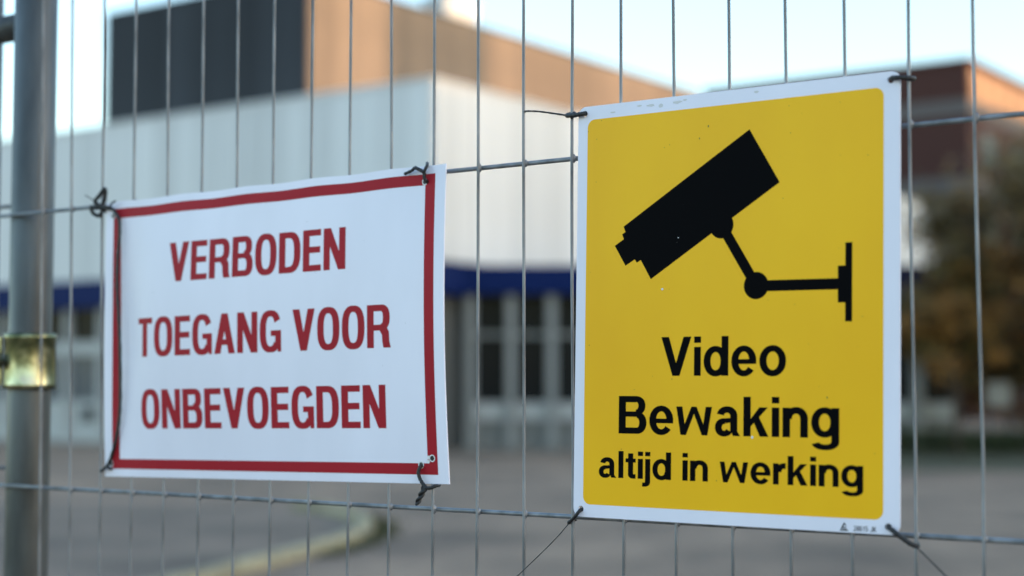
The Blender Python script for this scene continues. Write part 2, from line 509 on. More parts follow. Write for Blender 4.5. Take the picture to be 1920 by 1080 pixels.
tree('bushy_autumn_tree', 'low bushy autumn tree behind the white notice board', 15.0, 44.5, 5.4, 3.0, 2.5, 2.7, 12000, 17, 0.12, M['leaf'], M['leaf_orange'], 0.12)
hg = thing('hedge', 'low dull green hedge below the entrance wing windows', 'hedge', (8.3, 39.0, 0))
rr = random.Random(21)
hb = MB()
for _ in range(9000):
    p = Vector((rr.uniform(-1.2, 9.5), rr.uniform(-0.35, 0.35), rr.random() ** 0.7 * 0.56))
    a = Vector((rr.gauss(0, 1), rr.gauss(0, 1), rr.gauss(0, 1))).normalized()
    b_ = a.orthogonal().normalized()
    hb.add([p - a * .06, p + b_ * .035, p + a * .06, p - b_ * .035], [(0, 1, 2, 3)])
hb.build('foliage', M['leaf_hedge'], hg)
for k in range(12):
    MB().tube([(-1.0 + k * 0.92, 0, 0), (-1.0 + k * 0.92, 0.03, 0.45)], [0.02, 0.01], 6).build('stem', M['bark'], hg)

# white notice board on two posts by the brick block
nbd = thing('notice_board', 'small white notice board on two posts near the brick block', 'notice board', (12.5, 41.2, 0))
MB().box(-0.30, 0.30, -0.03, 0.03, 1.15, 1.75).build('board', M['frame_white'], nbd)
for sx in (-0.26, 0.26):
    MB().cyl((sx, 0.06, 0), (sx, 0.06, 1.8), 0.03, n=10).build('post', M['post_galv'], nbd)

# ------------------------------------------------------------------ unseen blocks added beyond the right edge to shade the yard
def shade_blocks(label, y0, y1, h, roof_caster=None):
    ap = thing('shade_block', label, 'building', (92.0, y0, 0))
    L = y1 - y0
    MB().box(0, 12, 0, L, 0, h).build('wall', M['shade_wall'], ap)
    MB().box(-0.2, 12.2, 0.01, L - 0.01, h + 0.003, h + 0.3).build('roof_edge', M['roof_grey'], ap)
    if roof_caster:
        MB().box(1.0, 5.0, roof_caster[0], roof_caster[1], h + 0.303, h + roof_caster[2]).build('shadow_caster', M['shade_wall'], ap)  # added roof box that throws a shadow onto the tower's tan side
    fm = MB().box(-0.06, -0.003, 0, 1.6, 0, 1.5).mesh('window', M['frame_white'])
    gm = MB().box(-0.08, -0.062, 0.08, 1.52, 0.08, 1.42).mesh('pane', M['glass_dark'])
    z = 1.2
    while z + 2 < h:
        yy = 1.4
        while yy + 2 < L:
            f = put('window', fm, ap, (0, yy, z))
            put('pane', gm, f)
            yy += 4.2
        z += 3.1
shade_blocks('long beige unseen block added to shade the yard, lowest of the row', -100, -20, 19.0)
shade_blocks('beige unseen shading block in the middle of the row, with an added shadow caster on top', -19.9, 42, 19.6, (46.8, 51.6, 7.4))
shade_blocks('short beige unseen shading block between the roof shadow caster and the tall end block', 42.1, 55, 19.8)
shade_blocks('tall beige unseen block at the far end of the row, added to shade the brick block', 55.1, 105, 24.0)

# ------------------------------------------------------------------ fence panel
fence = thing('mesh_fence', 'galvanised mesh construction fence panel carrying the two signs', 'fence', tuple(FO), FROT)
WR = 0.00120
WELDS = [1.722 + k * 0.2645 for k in range(-6, 1)]
def wire_mesh(seed):
    rw = random.Random(seed)
    mb = MB()
    pts = [(0, 0, 0.12)] + [(rw.uniform(-0.0007, 0.0007), rw.uniform(-0.0004, 0.0002), 0.2 + 0.119 * k) for k in range(15)] + [(0, 0, 1.985)]
    mb.tube(catmull(pts, 2), WR, 8)
    for z in WELDS:
        h = rw.uniform(0.0026, 0.0036)
        mb.tube([(0, 0.0016, z - h), (0, 0.0016, z - h * .5), (0, 0.0016, z + h * .4), (0, 0.0016, z + h)], [0.0008, 0.0021, 0.0022, 0.0007], 8)
    return mb.mesh('vertical_wire', M['wire_galv'])
vws = [wire_mesh(k) for k in range(6)]
for k in range(-14, 63):
    t = -0.0053 + k * 0.0436
    lean = R(random.uniform(-0.12, 0.12)) + (R(1.2) * min(1, max(0, (-0.35 - t) / 0.28)))
    o = put('vertical_wire', vws[k % 6], fence, (t + lean * 1.65, 0, 0))
    o.rotation_euler = (0, -lean, 0)
HW0, HW1 = -0.70, 2.72
hw = MB().tube([(HW0, 0.0034, 0), (0.0, 0.0034, 0.0), (1.0, 0.0034, -0.001), (HW1, 0.0034, 0)], 0.0018, 8).mesh('horizontal_wire', M['wire_galv'])
for k in range(-6, 2):
    z = 1.722 + k * 0.2645
    if 0.1 < z < 1.99:
        put('horizontal_wire', hw, fence, (0, 0, z))
PY = 0.0268
def post(t, parent, y=PY, z1=2.0, z0=0.10):
    mb = MB().tube([(t, y, z0), (t, y, z1 - 0.004), (t, y, z1)], [0.021, 0.021, 0.018], 28)
    return mb.build('post', M['post_galv'], parent)
post(-0.666, fence)
post(2.70, fence)
MB().tube([(-0.645, PY, 1.978), (2.68, PY, 1.978)], 0.0155, 18).build('top_tube', M['post_galv'], fence)
MB().tube([(-0.645, PY, 0.16), (2.68, PY, 0.16)], 0.0155, 18).build('bottom_tube', M['post_galv'], fence)

fence2 = thing('mesh_fence', 'neighbouring fence panel joined by a clamp to the post beside the white sign', 'fence', tuple(FO), FROT)
vw2 = MB().tube([(0, 0, 0.12), (0, 0, 1.985)], WR, 8).mesh('vertical_wire', M['wire_galv'])
for k in range(2, 30):
    put('vertical_wire', vw2, fence2, (-0.7015 - k * 0.0436, 0.030, 0))
hw2 = MB().tube([(-2.2, 0.0335, 0), (-0.70, 0.0335, 0)], 0.0019, 8).mesh('horizontal_wire', M['wire_galv'])
for k in range(-6, 2):
    z = 1.7365 + k * 0.2645
    put('horizontal_wire', hw2, fence2, (0, 0, z))
post(-0.795, fence2, 0.058)
MB().tube([(-2.2, 0.058, 1.929), (-0.70, 0.058, 1.929)], 0.0142, 18).build('rail_tube', M['post_galv'], fence2)

# clamp that couples the two posts
clamp = thing('fence_clamp', 'iridescent zinc plated clamp bolted round the fence post', 'clamp', tuple(fpos(-0.666, 1.552, -PY)), FROT)
mb = MB()
n = 40
rs = [(0.0232, 0.0), (0.0262, -0.0006), (0.0250, 0.004), (0.0246, 0.049), (0.0258, 0.0535), (0.0232, 0.0542)]
vs = []
for r, z in rs:
    for k in range(n):
        a = 2 * math.pi * k / n
        vs.append((r * math.cos(a), r * math.sin(a), z))
fs = [((i % 6) * n + k, (i % 6) * n + (k + 1) % n, ((i + 1) % 6) * n + (k + 1) % n, ((i + 1) % 6) * n + k) for i in range(6) for k in range(n)]
mb.add(vs, fs, True)
mb.build('collar', M['clamp_zinc'], clamp)
mb = MB()
mb.add([(p.x - 0.129, p.y + 0.031, p.z) for p in map(Vector, vs)], fs, True)
mb.build('collar', M['clamp_zinc'], clamp)
mb = MB()
mb.prism([(-0.018, -0.0185), (-0.014, -0.0235), (-0.070, -0.012), (-0.115, 0.006), (-0.113, 0.010), (-0.068, -0.007)], 0.004, 0.050)
mb.build('strap', M['clamp_zinc'], clamp)
mb = MB()
hexa = lambda r, y0, y1, cx, cz: [(cx + r * math.cos(k * math.pi / 3), y, cz + r * math.sin(k * math.pi / 3)) for y in (y0, y1) for k in range(6)]
mb.add(hexa(0.0085, -0.034, -0.0245, -0.016, 0.027), [(0, 1, 2, 3, 4, 5), (11, 10, 9, 8, 7, 6)] + [(k, 6 + k, 6 + (k + 1) % 6, (k + 1) % 6) for k in range(6)])
mb.build('bolt_head', M['bolt_steel'], clamp)
MB().cyl((-0.016, -0.041, 0.027), (-0.016, 0.030, 0.027), 0.0045, n=14).build('bolt_shank', M['bolt_steel'], clamp)
# concrete feet under the posts
for t, lab in ((-0.73, 'grey concrete foot block under the clamped pair of fence posts'), (2.70, 'grey concrete foot block under the single fence post')):
    ft = thing('concrete_block', lab, 'foot block', tuple(fpos(t, 0, -0.03)), FROT)
    m_ = MB()
    m_.add([(sx * (0.34 - 0.03 * i), sy * (0.12 - 0.015 * i), 0.12 * i) for i in (0, 1) for sx, sy in ((-1, -1), (1, -1), (1, 1), (-1, 1))],
           [(3, 2, 1, 0), (4, 5, 6, 7)] + [(k, (k + 1) % 4, 4 + (k + 1) % 4, 4 + k) for k in range(4)])
    m_.build('body', M['concrete'], ft)
    for hx in (-0.25, 0.25):
        MB().cyl((hx, 0, 0.1205), (hx, 0, 0.128), 0.03, n=14).build('socket_rim', M['frame_grey'], ft)

# ------------------------------------------------------------------ lettering: bold grotesque glyphs from strokes
def rect(x0, y0, x1, y1): return [(x0, y0), (x1, y0), (x1, y1), (x0, y1)]
def sup(c, p): return math.copysign(abs(c) ** p, c)
def band(cx, cy, rx, ry, sx, sy, a0, a1, n=2.5, seg=5.0):
    k = max(3, int(abs(a1 - a0) / seg))
    out, inn = [], []
    for i in range(k + 1):
        a = R(a0 + (a1 - a0) * i / k)
        c, s_ = sup(math.cos(a), 2 / n), sup(math.sin(a), 2 / n)
        out.append((cx + rx * c, cy + ry * s_))
        inn.append((cx + (rx - sx) * c, cy + (ry - sy) * s_))
    return [[out[i], out[i + 1], inn[i + 1], inn[i]] for i in range(k)]

def caps(ch, s=0.193, h=0.152):
    """polygons (layers of strokes) and advance width, cap height 1"""
    L = []
    if ch == 'V':
        w = 0.66; c = w / 2; q = s * 1.08
        L = [[[(0, 1), (q, 1), (c + q * .46, 0), (c - q * .46, 0)]], [[(w, 1), (w - q, 1), (c - q * .46, 0), (c + q * .46, 0)]]]
    elif ch == 'E':
        w = 0.53
        L = [[rect(0, 0, s, 1)], [rect(s, 0, w, h), rect(s, .44, w - .025, .44 + h), rect(s, 1 - h, w - .005, 1)]]
    elif ch == 'T':
        w = 0.56
        L = [[rect(0, 1 - h, w, 1)], [rect(w / 2 - s / 2, 0, w / 2 + s / 2, 1 - h)]]
    elif ch == 'N':
        w = 0.63
        L = [[rect(0, 0, s * .96, 1), rect(w - s * .96, 0, w, 1)], [[(0, 1), (s * 1.08, 1), (w, 0), (w - s * 1.08, 0)]]]
    elif ch == 'A':
        w = 0.66; c = w / 2; q = s * 1.04
        L = [[[(0, 0), (q, 0), (c + q * .5, 1), (c - q * .5, 1)]], [[(w, 0), (w - q, 0), (c - q * .5, 1), (c + q * .5, 1)]], [rect(.13, .215, w - .13, .215 + h * .92)]]
    elif ch == 'O':
        w = 0.65
        L = [band(w / 2, .5, w / 2, .514, s, h, 0, 360, 2.6)]
    elif ch == 'D':
        w = 0.64; r = .34
        L = [[rect(0, 0, s, 1)], [rect(s, 0, w - r, h), rect(s, 1 - h, w - r, 1)], band(w - r, .5, r, .5, s, h, -90, 90, 2.6)]
    elif ch == 'B':
        w = 0.64; r = .25
        L = [[rect(0, 0, s, 1)], [rect(s, 0, w - r, h), rect(s, 1 - h, w - r - .02, 1), rect(s, .45, w - r, .45 + h * .85)],
             band(w - r, .292, r, .292, s, h, -90, 90, 2.5), band(w - r - .03, .745, r, .255, s * .98, h * .9, -90, 90, 2.5)]
    elif ch == 'R':
        w = 0.66; r = .26
        L = [[rect(0, 0, s, 1)], [rect(s, 1 - h, w - r, 1), rect(s, .40, w - r, .40 + h * .9)],
             band(w - r - .015, .70, r, .30, s, h, -90, 90, 2.5),
             [[(w - r - .05, .41), (w - .10, .47), (w - .04, .36), (w - s - .045, .30)], [(w - s - .045, .34), (w - .04, .37), (w - .03, .14), (w - s - .035, .14)], [(w - s - .035, .14), (w - .03, .14), (w + .01, .0), (w - s - .005, 0)]]]
    elif ch == 'G':
        w = 0.65
        L = [band(w / 2, .5, w / 2, .514, s, h, 28, 322, 2.6), [rect(w * .52, .385, w, .385 + h * .9)], [rect(w - s * .92, 0.14, w, .40), rect(w - s * .55, 0, w, .15)]]
    elif ch == ' ':
        w = 0.20
    return L, w

def low(ch, s=0.200, h=0.165):
    X = 0.735
    L, w = [], 0.3
    if ch == 'V':
        w = 0.90; c = w / 2; q = s * 1.15
        L = [[[(0, 1), (q, 1), (c + q * .46, 0), (c - q * .46, 0)]], [[(w, 1), (w - q, 1), (c - q * .46, 0), (c + q * .46, 0)]]]
    elif ch == 'B':
        w = 0.84; r = .29
        L = [[rect(0, 0, s * 1.08, 1)], [rect(s, 0, w - r, h), rect(s, 1 - h, w - r - .02, 1), rect(s, .45, w - r, .45 + h * .85)],
             band(w - r, .292, r, .292, s * 1.08, h, -90, 90, 2.15), band(w - r - .035, .745, r, .255, s * 1.05, h * .9, -90, 90, 2.15)]
    elif ch == 'i':
        w = s
        L = [[rect(0, 0, s, X), rect(0, 1 - h * .98, s, 1)]]
    elif ch == 'l':
        w = s
        L = [[rect(0, 0, s, 1)]]
    elif ch == 'j':
        w = s
        L = [[rect(0, -.08, s, X), rect(0, 1 - h * .98, s, 1)], band(-.03, -.08, s + .03, .20, s, h * .9, -90, 0, 2.4), [rect(-.11, -.28, -.03, -.28 + h * .9)]]
    elif ch == 'd':
        w = 0.715
        L = [[rect(w - s, 0, w, 1)], band(.345, X / 2, .345, X / 2 + .018, s, h * .95, 0, 360, 2.08)]
    elif ch == 'o':
        w = 0.735
        L = [band(w / 2, X / 2, w / 2, X / 2 + .018, s, h * .95, 0, 360, 2.05)]
    elif ch == 'e':
        w = 0.705
        L = [band(w / 2, X / 2, w / 2, X / 2 + .018, s, h * .92, 0, 322, 2.05), [rect(.10, X / 2 - .075, w - .003, X / 2 + .045)]]
    elif ch == 'w':
        w = 1.02; q = s * .88
        a, b_, c, d_ = .205, .51, w - .205, w
        L = [[[(0, X), (q, X), (a + q * .45, 0), (a - q * .45, 0)]], [[(b_ - q * .42, X), (b_ + q * .42, X), (a + q * .45, 0), (a - q * .45, 0)]],
             [[(b_ - q * .42, X), (b_ + q * .42, X), (c + q * .45, 0), (c - q * .45, 0)]], [[(w - q, X), (w, X), (c + q * .45, 0), (c - q * .45, 0)]]]
    elif ch == 'n':
        w = 0.665
        L = [[rect(0, 0, s, X), rect(w - s, 0, w, X - .28)], band(w - .31, X - .285, .31, .303, s, h, 0, 180, 2.15)]
    elif ch == 'r':
        w = 0.42
        L = [[rect(0, 0, s, X)], band(.40, X - .30, .31, .312, s, h * 1.15, 92, 180, 2.15), [[(.36, X + .012), (.44, X + .014), (.44, X - .19), (.36, X - .17)]]]
    elif ch == 'k':
        w = 0.68
        L = [[rect(0, 0, s, 1)], [[(s - .01, .24), (s - .01, .43), (w - .25, X), (w - .02, X)]], [[(.245, .44), (.395, .545), (w, 0), (w - .235, 0)]]]
    elif ch == 't':
        w = 0.40
        L = [[rect(.10, .15, .10 + s, .925)], [rect(0, X - h * .88, .40, X)], band(.335, .18, .235, .185, s, h, 180, 270, 2.6), [rect(.33, -.005, .40, h - .005)]]
    elif ch == 'a':
        w = 0.70
        L = [band(.335, X - .235, .285, .253, s * .98, h, 0, 168, 2.15), [rect(.62 - s * .98, .09, .62, X - .23), ], [[(.455, .12), (.62, .12), (.70, 0), (.50, 0)]],
             band(.255, .215, .255, .233, s * .95, h * .9, 75, 330, 2.1), [[(.26, .445), (.30, .32), (.60, .37), (.60, .475)]]]
    elif ch == 'g':
        w = 0.715
        L = [[rect(w - s, -.10, w, X)], band(.345, X / 2 + .015, .345, X / 2 + .003, s, h * .95, 0, 360, 2.08), band(w / 2, -.085, w / 2, .21, s, h * .82, 197, 360, 2.2)]
    elif ch == ' ':
        w = 0.26
    return L, w

def small(ch):
    s, h = .135, .12
    L, w = [], .5
    if ch == '2': L = [band(.25, .72, .25, .28, s, h, 0, 170), [[(.35, .66), (.5, .62), (.17, .0), (.0, .0)]], [rect(0, 0, .5, h)]]
    elif ch == '8': L = [band(.25, .75, .235, .25, s, h, 0, 360), band(.25, .275, .25, .275, s, h, 0, 360)]
    elif ch == '6': L = [band(.25, .31, .25, .31, s, h, 0, 360), band(.27, .62, .27, .38, s, h, 40, 180), [rect(0, .3, s, .62)]]
    elif ch == '1': L = [[rect(.2, 0, .2 + s, 1)], [rect(.05, .68, .2, .8)]]; w = .4
    elif ch == '5': L = [band(.23, .33, .27, .33, s, h, -165, 130), [rect(.04, .52, .04 + s * .8, 1)], [rect(.04, 1 - h, .47, 1)]]
    elif ch == 'J': L = [[rect(.5 - s, .28, .5, 1)], band(.25, .28, .25, .28, s, h, -180, 0)]
    elif ch == 'K': L = [[rect(0, 0, s, 1)], [[(s, .28), (s, .5), (.42, 1), (.6, 1)]], [[(.2, .5), (.32, .62), (.62, 0), (.44, 0)]]]; w = .62
    elif ch == ' ': w = .22
    return L, w

def line_polys(text, fn, gap, x0, x1, base, cap):
    """lays a line out between x0 and x1 (mm); returns [(layer, polygon)] in mm"""
    pos, out = 0.0, []
    for ch in text:
        L, w = fn(ch)
        for li, polys in enumerate(L):
            for pg in polys:
                out.append((li, [(pos + x, y) for x, y in pg]))
        pos += w + gap
    pos -= gap
    k = (x1 - x0) / pos
    return [(li, [(x0 + x * k, base + y * cap) for x, y in pg]) for li, pg in out]

def ring_pts(cx, cy, r, n=20):
    return [(cx + r * math.cos(2 * math.pi * k / n), cy + r * math.sin(2 * math.pi * k / n)) for k in range(n)]
def round_rect(x0, y0, x1, y1, r, n=8):
    out = []
    for cx, cy, a0 in ((x1 - r, y0 + r, -90), (x1 - r, y1 - r, 0), (x0 + r, y1 - r, 90), (x0 + r, y0 + r, 180)):
        for k in range(n + 1):
            a = R(a0 + 90 * k / n)
            out.append((cx + r * math.cos(a), cy + r * math.sin(a)))
    return out

def flat_mesh(name, polys, m, warp, lift, W, H, step, parent, thick=0.0):
    """polys: [(layer, outer, holes...)] in mm on the sign face -> mesh bent with the sheet"""
    bm = bmesh.new()
    for item in polys:
        li, loops = item[0], item[1:]
        flat = [p for lp in loops for p in lp]
        if len(loops) == 1 and len(loops[0]) == 4:
            tris = [(0, 1, 2), (0, 2, 3)]
        else:
            tris = tessellate_polygon([[Vector((p[0], p[1], 0)) for p in lp] for lp in loops])
        vs = [bm.verts.new((p[0], p[1], li * 0.02)) for p in flat]
        for t in tris:
            a, b_, c = (flat[i] for i in t)
            ar = (b_[0] - a[0]) * (c[1] - a[1]) - (b_[1] - a[1]) * (c[0] - a[0])
            if abs(ar) < 1e-9:
                continue
            try:
                bm.faces.new([vs[i] for i in (t if ar > 0 else t[::-1])])
            except ValueError:
                pass
    if step:
        for ax, ext in ((0, W), (1, H)):
            q = step
            while q < ext:
                co = [0, 0, 0]; co[ax] = q
                no = [0, 0, 0]; no[ax] = 1
                bmesh.ops.bisect_plane(bm, geom=bm.verts[:] + bm.edges[:] + bm.faces[:], plane_co=co, plane_no=no, dist=1e-5)
                q += step
    if thick:
        bmesh.ops.remove_doubles(bm, verts=bm.verts[:], dist=1e-4)
        r = bmesh.ops.extrude_face_region(bm, geom=bm.faces[:])
        for vv in [x for x in r['geom'] if isinstance(x, bmesh.types.BMVert)]:
            vv.co.z -= thick
    for vv in bm.verts:
        x, y, z = vv.co
        lx, ly, lz = warp(x, y)
        vv.co = (lx, ly - (lift + z) / 1000.0, lz)
    if thick:
        bmesh.ops.recalc_face_normals(bm, faces=bm.faces[:])
    me = bpy.data.meshes.new(name)
    bm.to_mesh(me)
    bm.free()
    me.materials.append(m)
    return put(name, me, parent)

# ------------------------------------------------------------------ yellow camera sign (250 x 300 mm)
YB = (0.1223, 1.4576)
ysign = thing('surveillance_sign', 'yellow sign with black camera symbol reading Video Bewaking altijd in werking', 'sign', tuple(fpos(*YB)), FROT)
def ywarp(x, y):
    u, v_ = x / 249.2, y / 299.8
    t = -2.3 + x + 5.6 * v_ - 0.6 * u * v_
    z = 1458.5 + y - 0.9 * u
    bow = 4.0 + 1.0 * math.sin(math.pi * u) * math.sin(math.pi * v_) + 1.2 * math.sin(math.pi * u) * (1 - v_) ** 2
    return (t / 1000 - YB[0], -bow / 1000, z / 1000 - YB[1])
YW, YH = 249.2, 299.8
holes = [ring_pts(*p, 2.3) for p in ((5.6, 294.6), (243.0, 294.0), (241.6, 5.0), (6.6, 5.6))]
flat_mesh('plate', [(0, round_rect(0, 0, YW, YH, 6.5), *holes)], M['sign_white'], ywarp, 0, YW, YH, 12.5, ysign, 1.9)
flat_mesh('yellow_panel', [(0, round_rect(8.3, 9.2, 238.2, 289.8, 6.0))], M['sign_yellow'], ywarp, 0.06, YW, YH, 12.5, ysign)
cam_p = []
cam_p.append((0, [(40.5, 209.4), (42.1, 205.5), (39.4, 203.9), (40.8, 200.4), (33.2, 195.9), (42.5, 181.1), (50.3, 185.3), (52.0, 182.9), (55.3, 184.7), (63.9, 170.6), (164.2, 232.7), (141.0, 270.9)]))
cam_p.append((1, ring_pts(120.2, 206.0, 9.3, 36)))
cam_p.append((1, ring_pts(147.2, 163.2, 9.3, 36)))
dx, dy = 147.2 - 120.2, 163.2 - 206.0
ln = math.hypot(dx, dy); nx, ny = -dy / ln * 3.7, dx / ln * 3.7
cam_p.append((2, [(120.2 + nx, 206 + ny), (147.2 + nx, 163.2 + ny), (147.2 - nx, 163.2 - ny), (120.2 - nx, 206 - ny)]))
cam_p.append((3, [(147.2, 159.2), (206.9, 158.7), (206.9, 166.0), (147.2, 166.6)]))
cam_p.append((2, [(206.7, 150.0), (212.0, 150.0), (212.0, 174.3), (206.7, 174.3)]))
cam_p.append((3, [(211.9, 137.4), (216.7, 137.4), (216.7, 189.4), (211.9, 189.4)]))
flat_mesh('camera_symbol', cam_p, M['print_black'], ywarp, 0.12, YW, YH, 12.5, ysign)
for text, gap, x0, x1, base, cap in (('Video', .085, 73.2, 169.8, 102.0, 27.3), ('Bewaking', .085, 38.3, 208.0, 60.9, 26.8), ('altijd in werking', .085, 21.8, 224.6, 29.2, 19.2)):
    flat_mesh('lettering', line_polys(text, low, gap, x0, x1, base, cap), M['print_black'], ywarp, 0.12, YW, YH, 12.5, ysign)
flat_mesh('article_number', line_polys('28615 JK', small, .09, 218.0, 233.6, 1.2, 3.4), M['print_black'], ywarp, 0.06, YW, YH, 0, ysign)
# maker's mark: a small triangle with an S shaped cut
lg = [(0, [(208.6, 1.0), (214.4, 1.0), (213.6, 2.1), (208.9, 2.1)]), (0, [(209.0, 2.6), (213.2, 2.6), (212.7, 3.5), (210.6, 3.5)]), (0, [(209.4, 2.9), (210.5, 3.2), (212.2, 5.7), (211.5, 6.6)]), (1, [(211.5, 6.6), (211.6, 5.2), (212.9, 3.9), (213.2, 4.2)])]
flat_mesh('maker_mark', lg, M['print_black'], ywarp, 0.06, YW, YH, 0, ysign)
rr = random.Random(4)
sp = []
for _ in range(46):
    x, y = rr.uniform(4, 245), rr.uniform(4, 296)
    r = rr.uniform(0.12, 0.38)
    sp.append((0, [(x + r * rr.uniform(.5, 1.2) * math.cos(a), y + r * rr.uniform(.5, 1.2) * math.sin(a)) for a in (0, 1.05, 2.1, 3.14, 4.2, 5.2)]))
for x, y, r in ((109, 276, .9), (102, 268, .7), (199.5, 87.5, .8)):
    sp.append((0, [(x + r * .5 * math.cos(a), y + r * math.sin(a)) for a in (0, 1.05, 2.1, 3.14, 4.2, 5.2)]))
flat_mesh('dirt_speck', sp, M['dirt'], ywarp, 0.22, YW, YH, 0, ysign)['kind'] = 'stuff'
flat_mesh('paint_chip', [(0, ring_pts(73.5, 163.2, 0.85, 10)), (0, ring_pts(145.0, 60.3, 0.95, 10)), (0, ring_pts(86, 199, 0.4, 8))], M['chip'], ywarp, 0.22, YW, YH, 0, ysign)

wm = []
for x, y, a, b_ in ((62, 295.4, 4.2, 1.1), (70, 294.2, 2.2, 1.6), (83, 295.6, 5.0, 1.2), (90, 296.6, 2.0, .8), (52, 296.0, 2.6, .7), (146, 296.2, 2.0, .8), (30, 293.5, 3.0, .6)):
    wm.append((0, [(x + a * rr.uniform(.6, 1.15) * math.cos(q * .7), y + b_ * rr.uniform(.6, 1.15) * math.sin(q * .7)) for q in range(9)]))
flat_mesh('water_mark', wm, M['stain'], ywarp, 0.10, YW, YH, 0, ysign)['kind'] = 'stuff'
# ------------------------------------------------------------------ white no-entry sign (398 x 250 mm), slightly bowed
RB = (-0.3180, 1.4716)
rsign = thing('warning_sign', 'white sign with red border reading Verboden toegang voor onbevoegden', 'sign', tuple(fpos(*RB)), FROT)
RW, RH = 398.0, 250.0
def rwarp(x, y):
    u, v_ = x / RW, y / RH
    bl, br_, tl, tr_ = (-515.0, 1471.6), (-116.9, 1477.8), (-518.9, 1723.1), (-120.9, 1727.4)
    t = (bl[0] * (1 - u) + br_[0] * u) * (1 - v_) + (tl[0] * (1 - u) + tr_[0] * u) * v_
    z = (bl[1] * (1 - u) + br_[1] * u) * (1 - v_) + (tl[1] * (1 - u) + tr_[1] * u) * v_
    bow = 4.0 + 5.0 * math.sin(math.pi * v_) * (0.45 + 0.55 * u) + 1.6 * math.sin(2 * math.pi * u) * math.sin(math.pi * v_)
    dent = -4.6 * math.exp(-((u - 0.075) / 0.05) ** 2) * math.exp(-((v_ - 0.52) / 0.33) ** 2)
    z += 0.5 * math.sin(u * 31) * v_ ** 8
    return (t / 1000 - RB[0], -(bow + dent) / 1000, z / 1000 - RB[1])
rh = [ring_pts(*p, 2.2) for p in ((9.5, 237.2), (377.6, 237.4), (382.6, 19.8), (371.3, 14.6), (8.6, 11.6))]
flat_mesh('plate', [(0, rect(0, 0, RW, RH), *rh)], M['sign_white'], rwarp, 0, RW, RH, 10.0, rsign, 1.4)
o4 = rect(10.2, 7.0, 387.9, 243.4)
bw_, bh_ = 9.9, 8.9
bd = [(0, rect(o4[0][0], 7.0, 387.9, 7.0 + bh_), ring_pts(371.3, 14.0, 2.0)) if False else (0, rect(10.2, 7.0, 387.9, 7.0 + bh_)),
      (0, rect(10.2, 243.4 - bh_, 387.9, 243.4)), (0, rect(10.2, 7.0 + bh_, 10.2 + bw_, 243.4 - bh_)), (0, rect(387.9 - bw_, 7.0 + bh_, 387.9, 243.4 - bh_))]
flat_mesh('red_border', bd, M['print_red'], rwarp, 0.06, RW, RH, 10.0, rsign)
for text, x0, x1, base in (('VERBODEN', 87.5, 295.0, 172.6), ('TOEGANG VOOR', 45.5, 343.2, 107.2), ('ONBEVOEGDEN', 50.6, 337.0, 43.2)):
    flat_mesh('lettering', line_polys(text, caps, .07, x0, x1, base, 34.6), M['print_red'], rwarp, 0.06, RW, RH, 10.0, rsign)
# drilled hole rims: pale plastic burrs round the holes
for x, y in ((9.5, 237.2), (377.6, 237.4), (382.6, 19.8), (371.3, 14.6), (8.6, 11.6)):
    flat_mesh('hole_burr', [(0, ring_pts(x, y, 2.9, 18), ring_pts(x, y, 2.05, 18))], M['chip'], rwarp, 0.16, RW, RH, 0, rsign)
    flat_mesh('hole_shadow', [(0, ring_pts(x, y, 2.06, 18))], M['cord_black'], rwarp, 0.10, RW, RH, 0, rsign)
burr = []
flat_mesh('plastic_burr', [(0, ring_pts(379.4, 20.4, 1.5, 10)), (1, ring_pts(379.0, 17.2, 1.5, 10))], M['chip'], rwarp, 0.5, RW, RH, 0, rsign)
sp = []
for _ in range(26):
    x, y = rr.uniform(8, 390), rr.uniform(5, 245)
    r = rr.uniform(0.12, 0.4)
    sp.append((0, [(x + r * rr.uniform(.5, 1.2) * math.cos(a), y + r * rr.uniform(.5, 1.2) * math.sin(a)) for a in (0, 1.05, 2.1, 3.14, 4.2, 5.2)]))
flat_mesh('dirt_speck', sp, M['dirt'], rwarp, 0.16, RW, RH, 0, rsign)['kind'] = 'stuff'

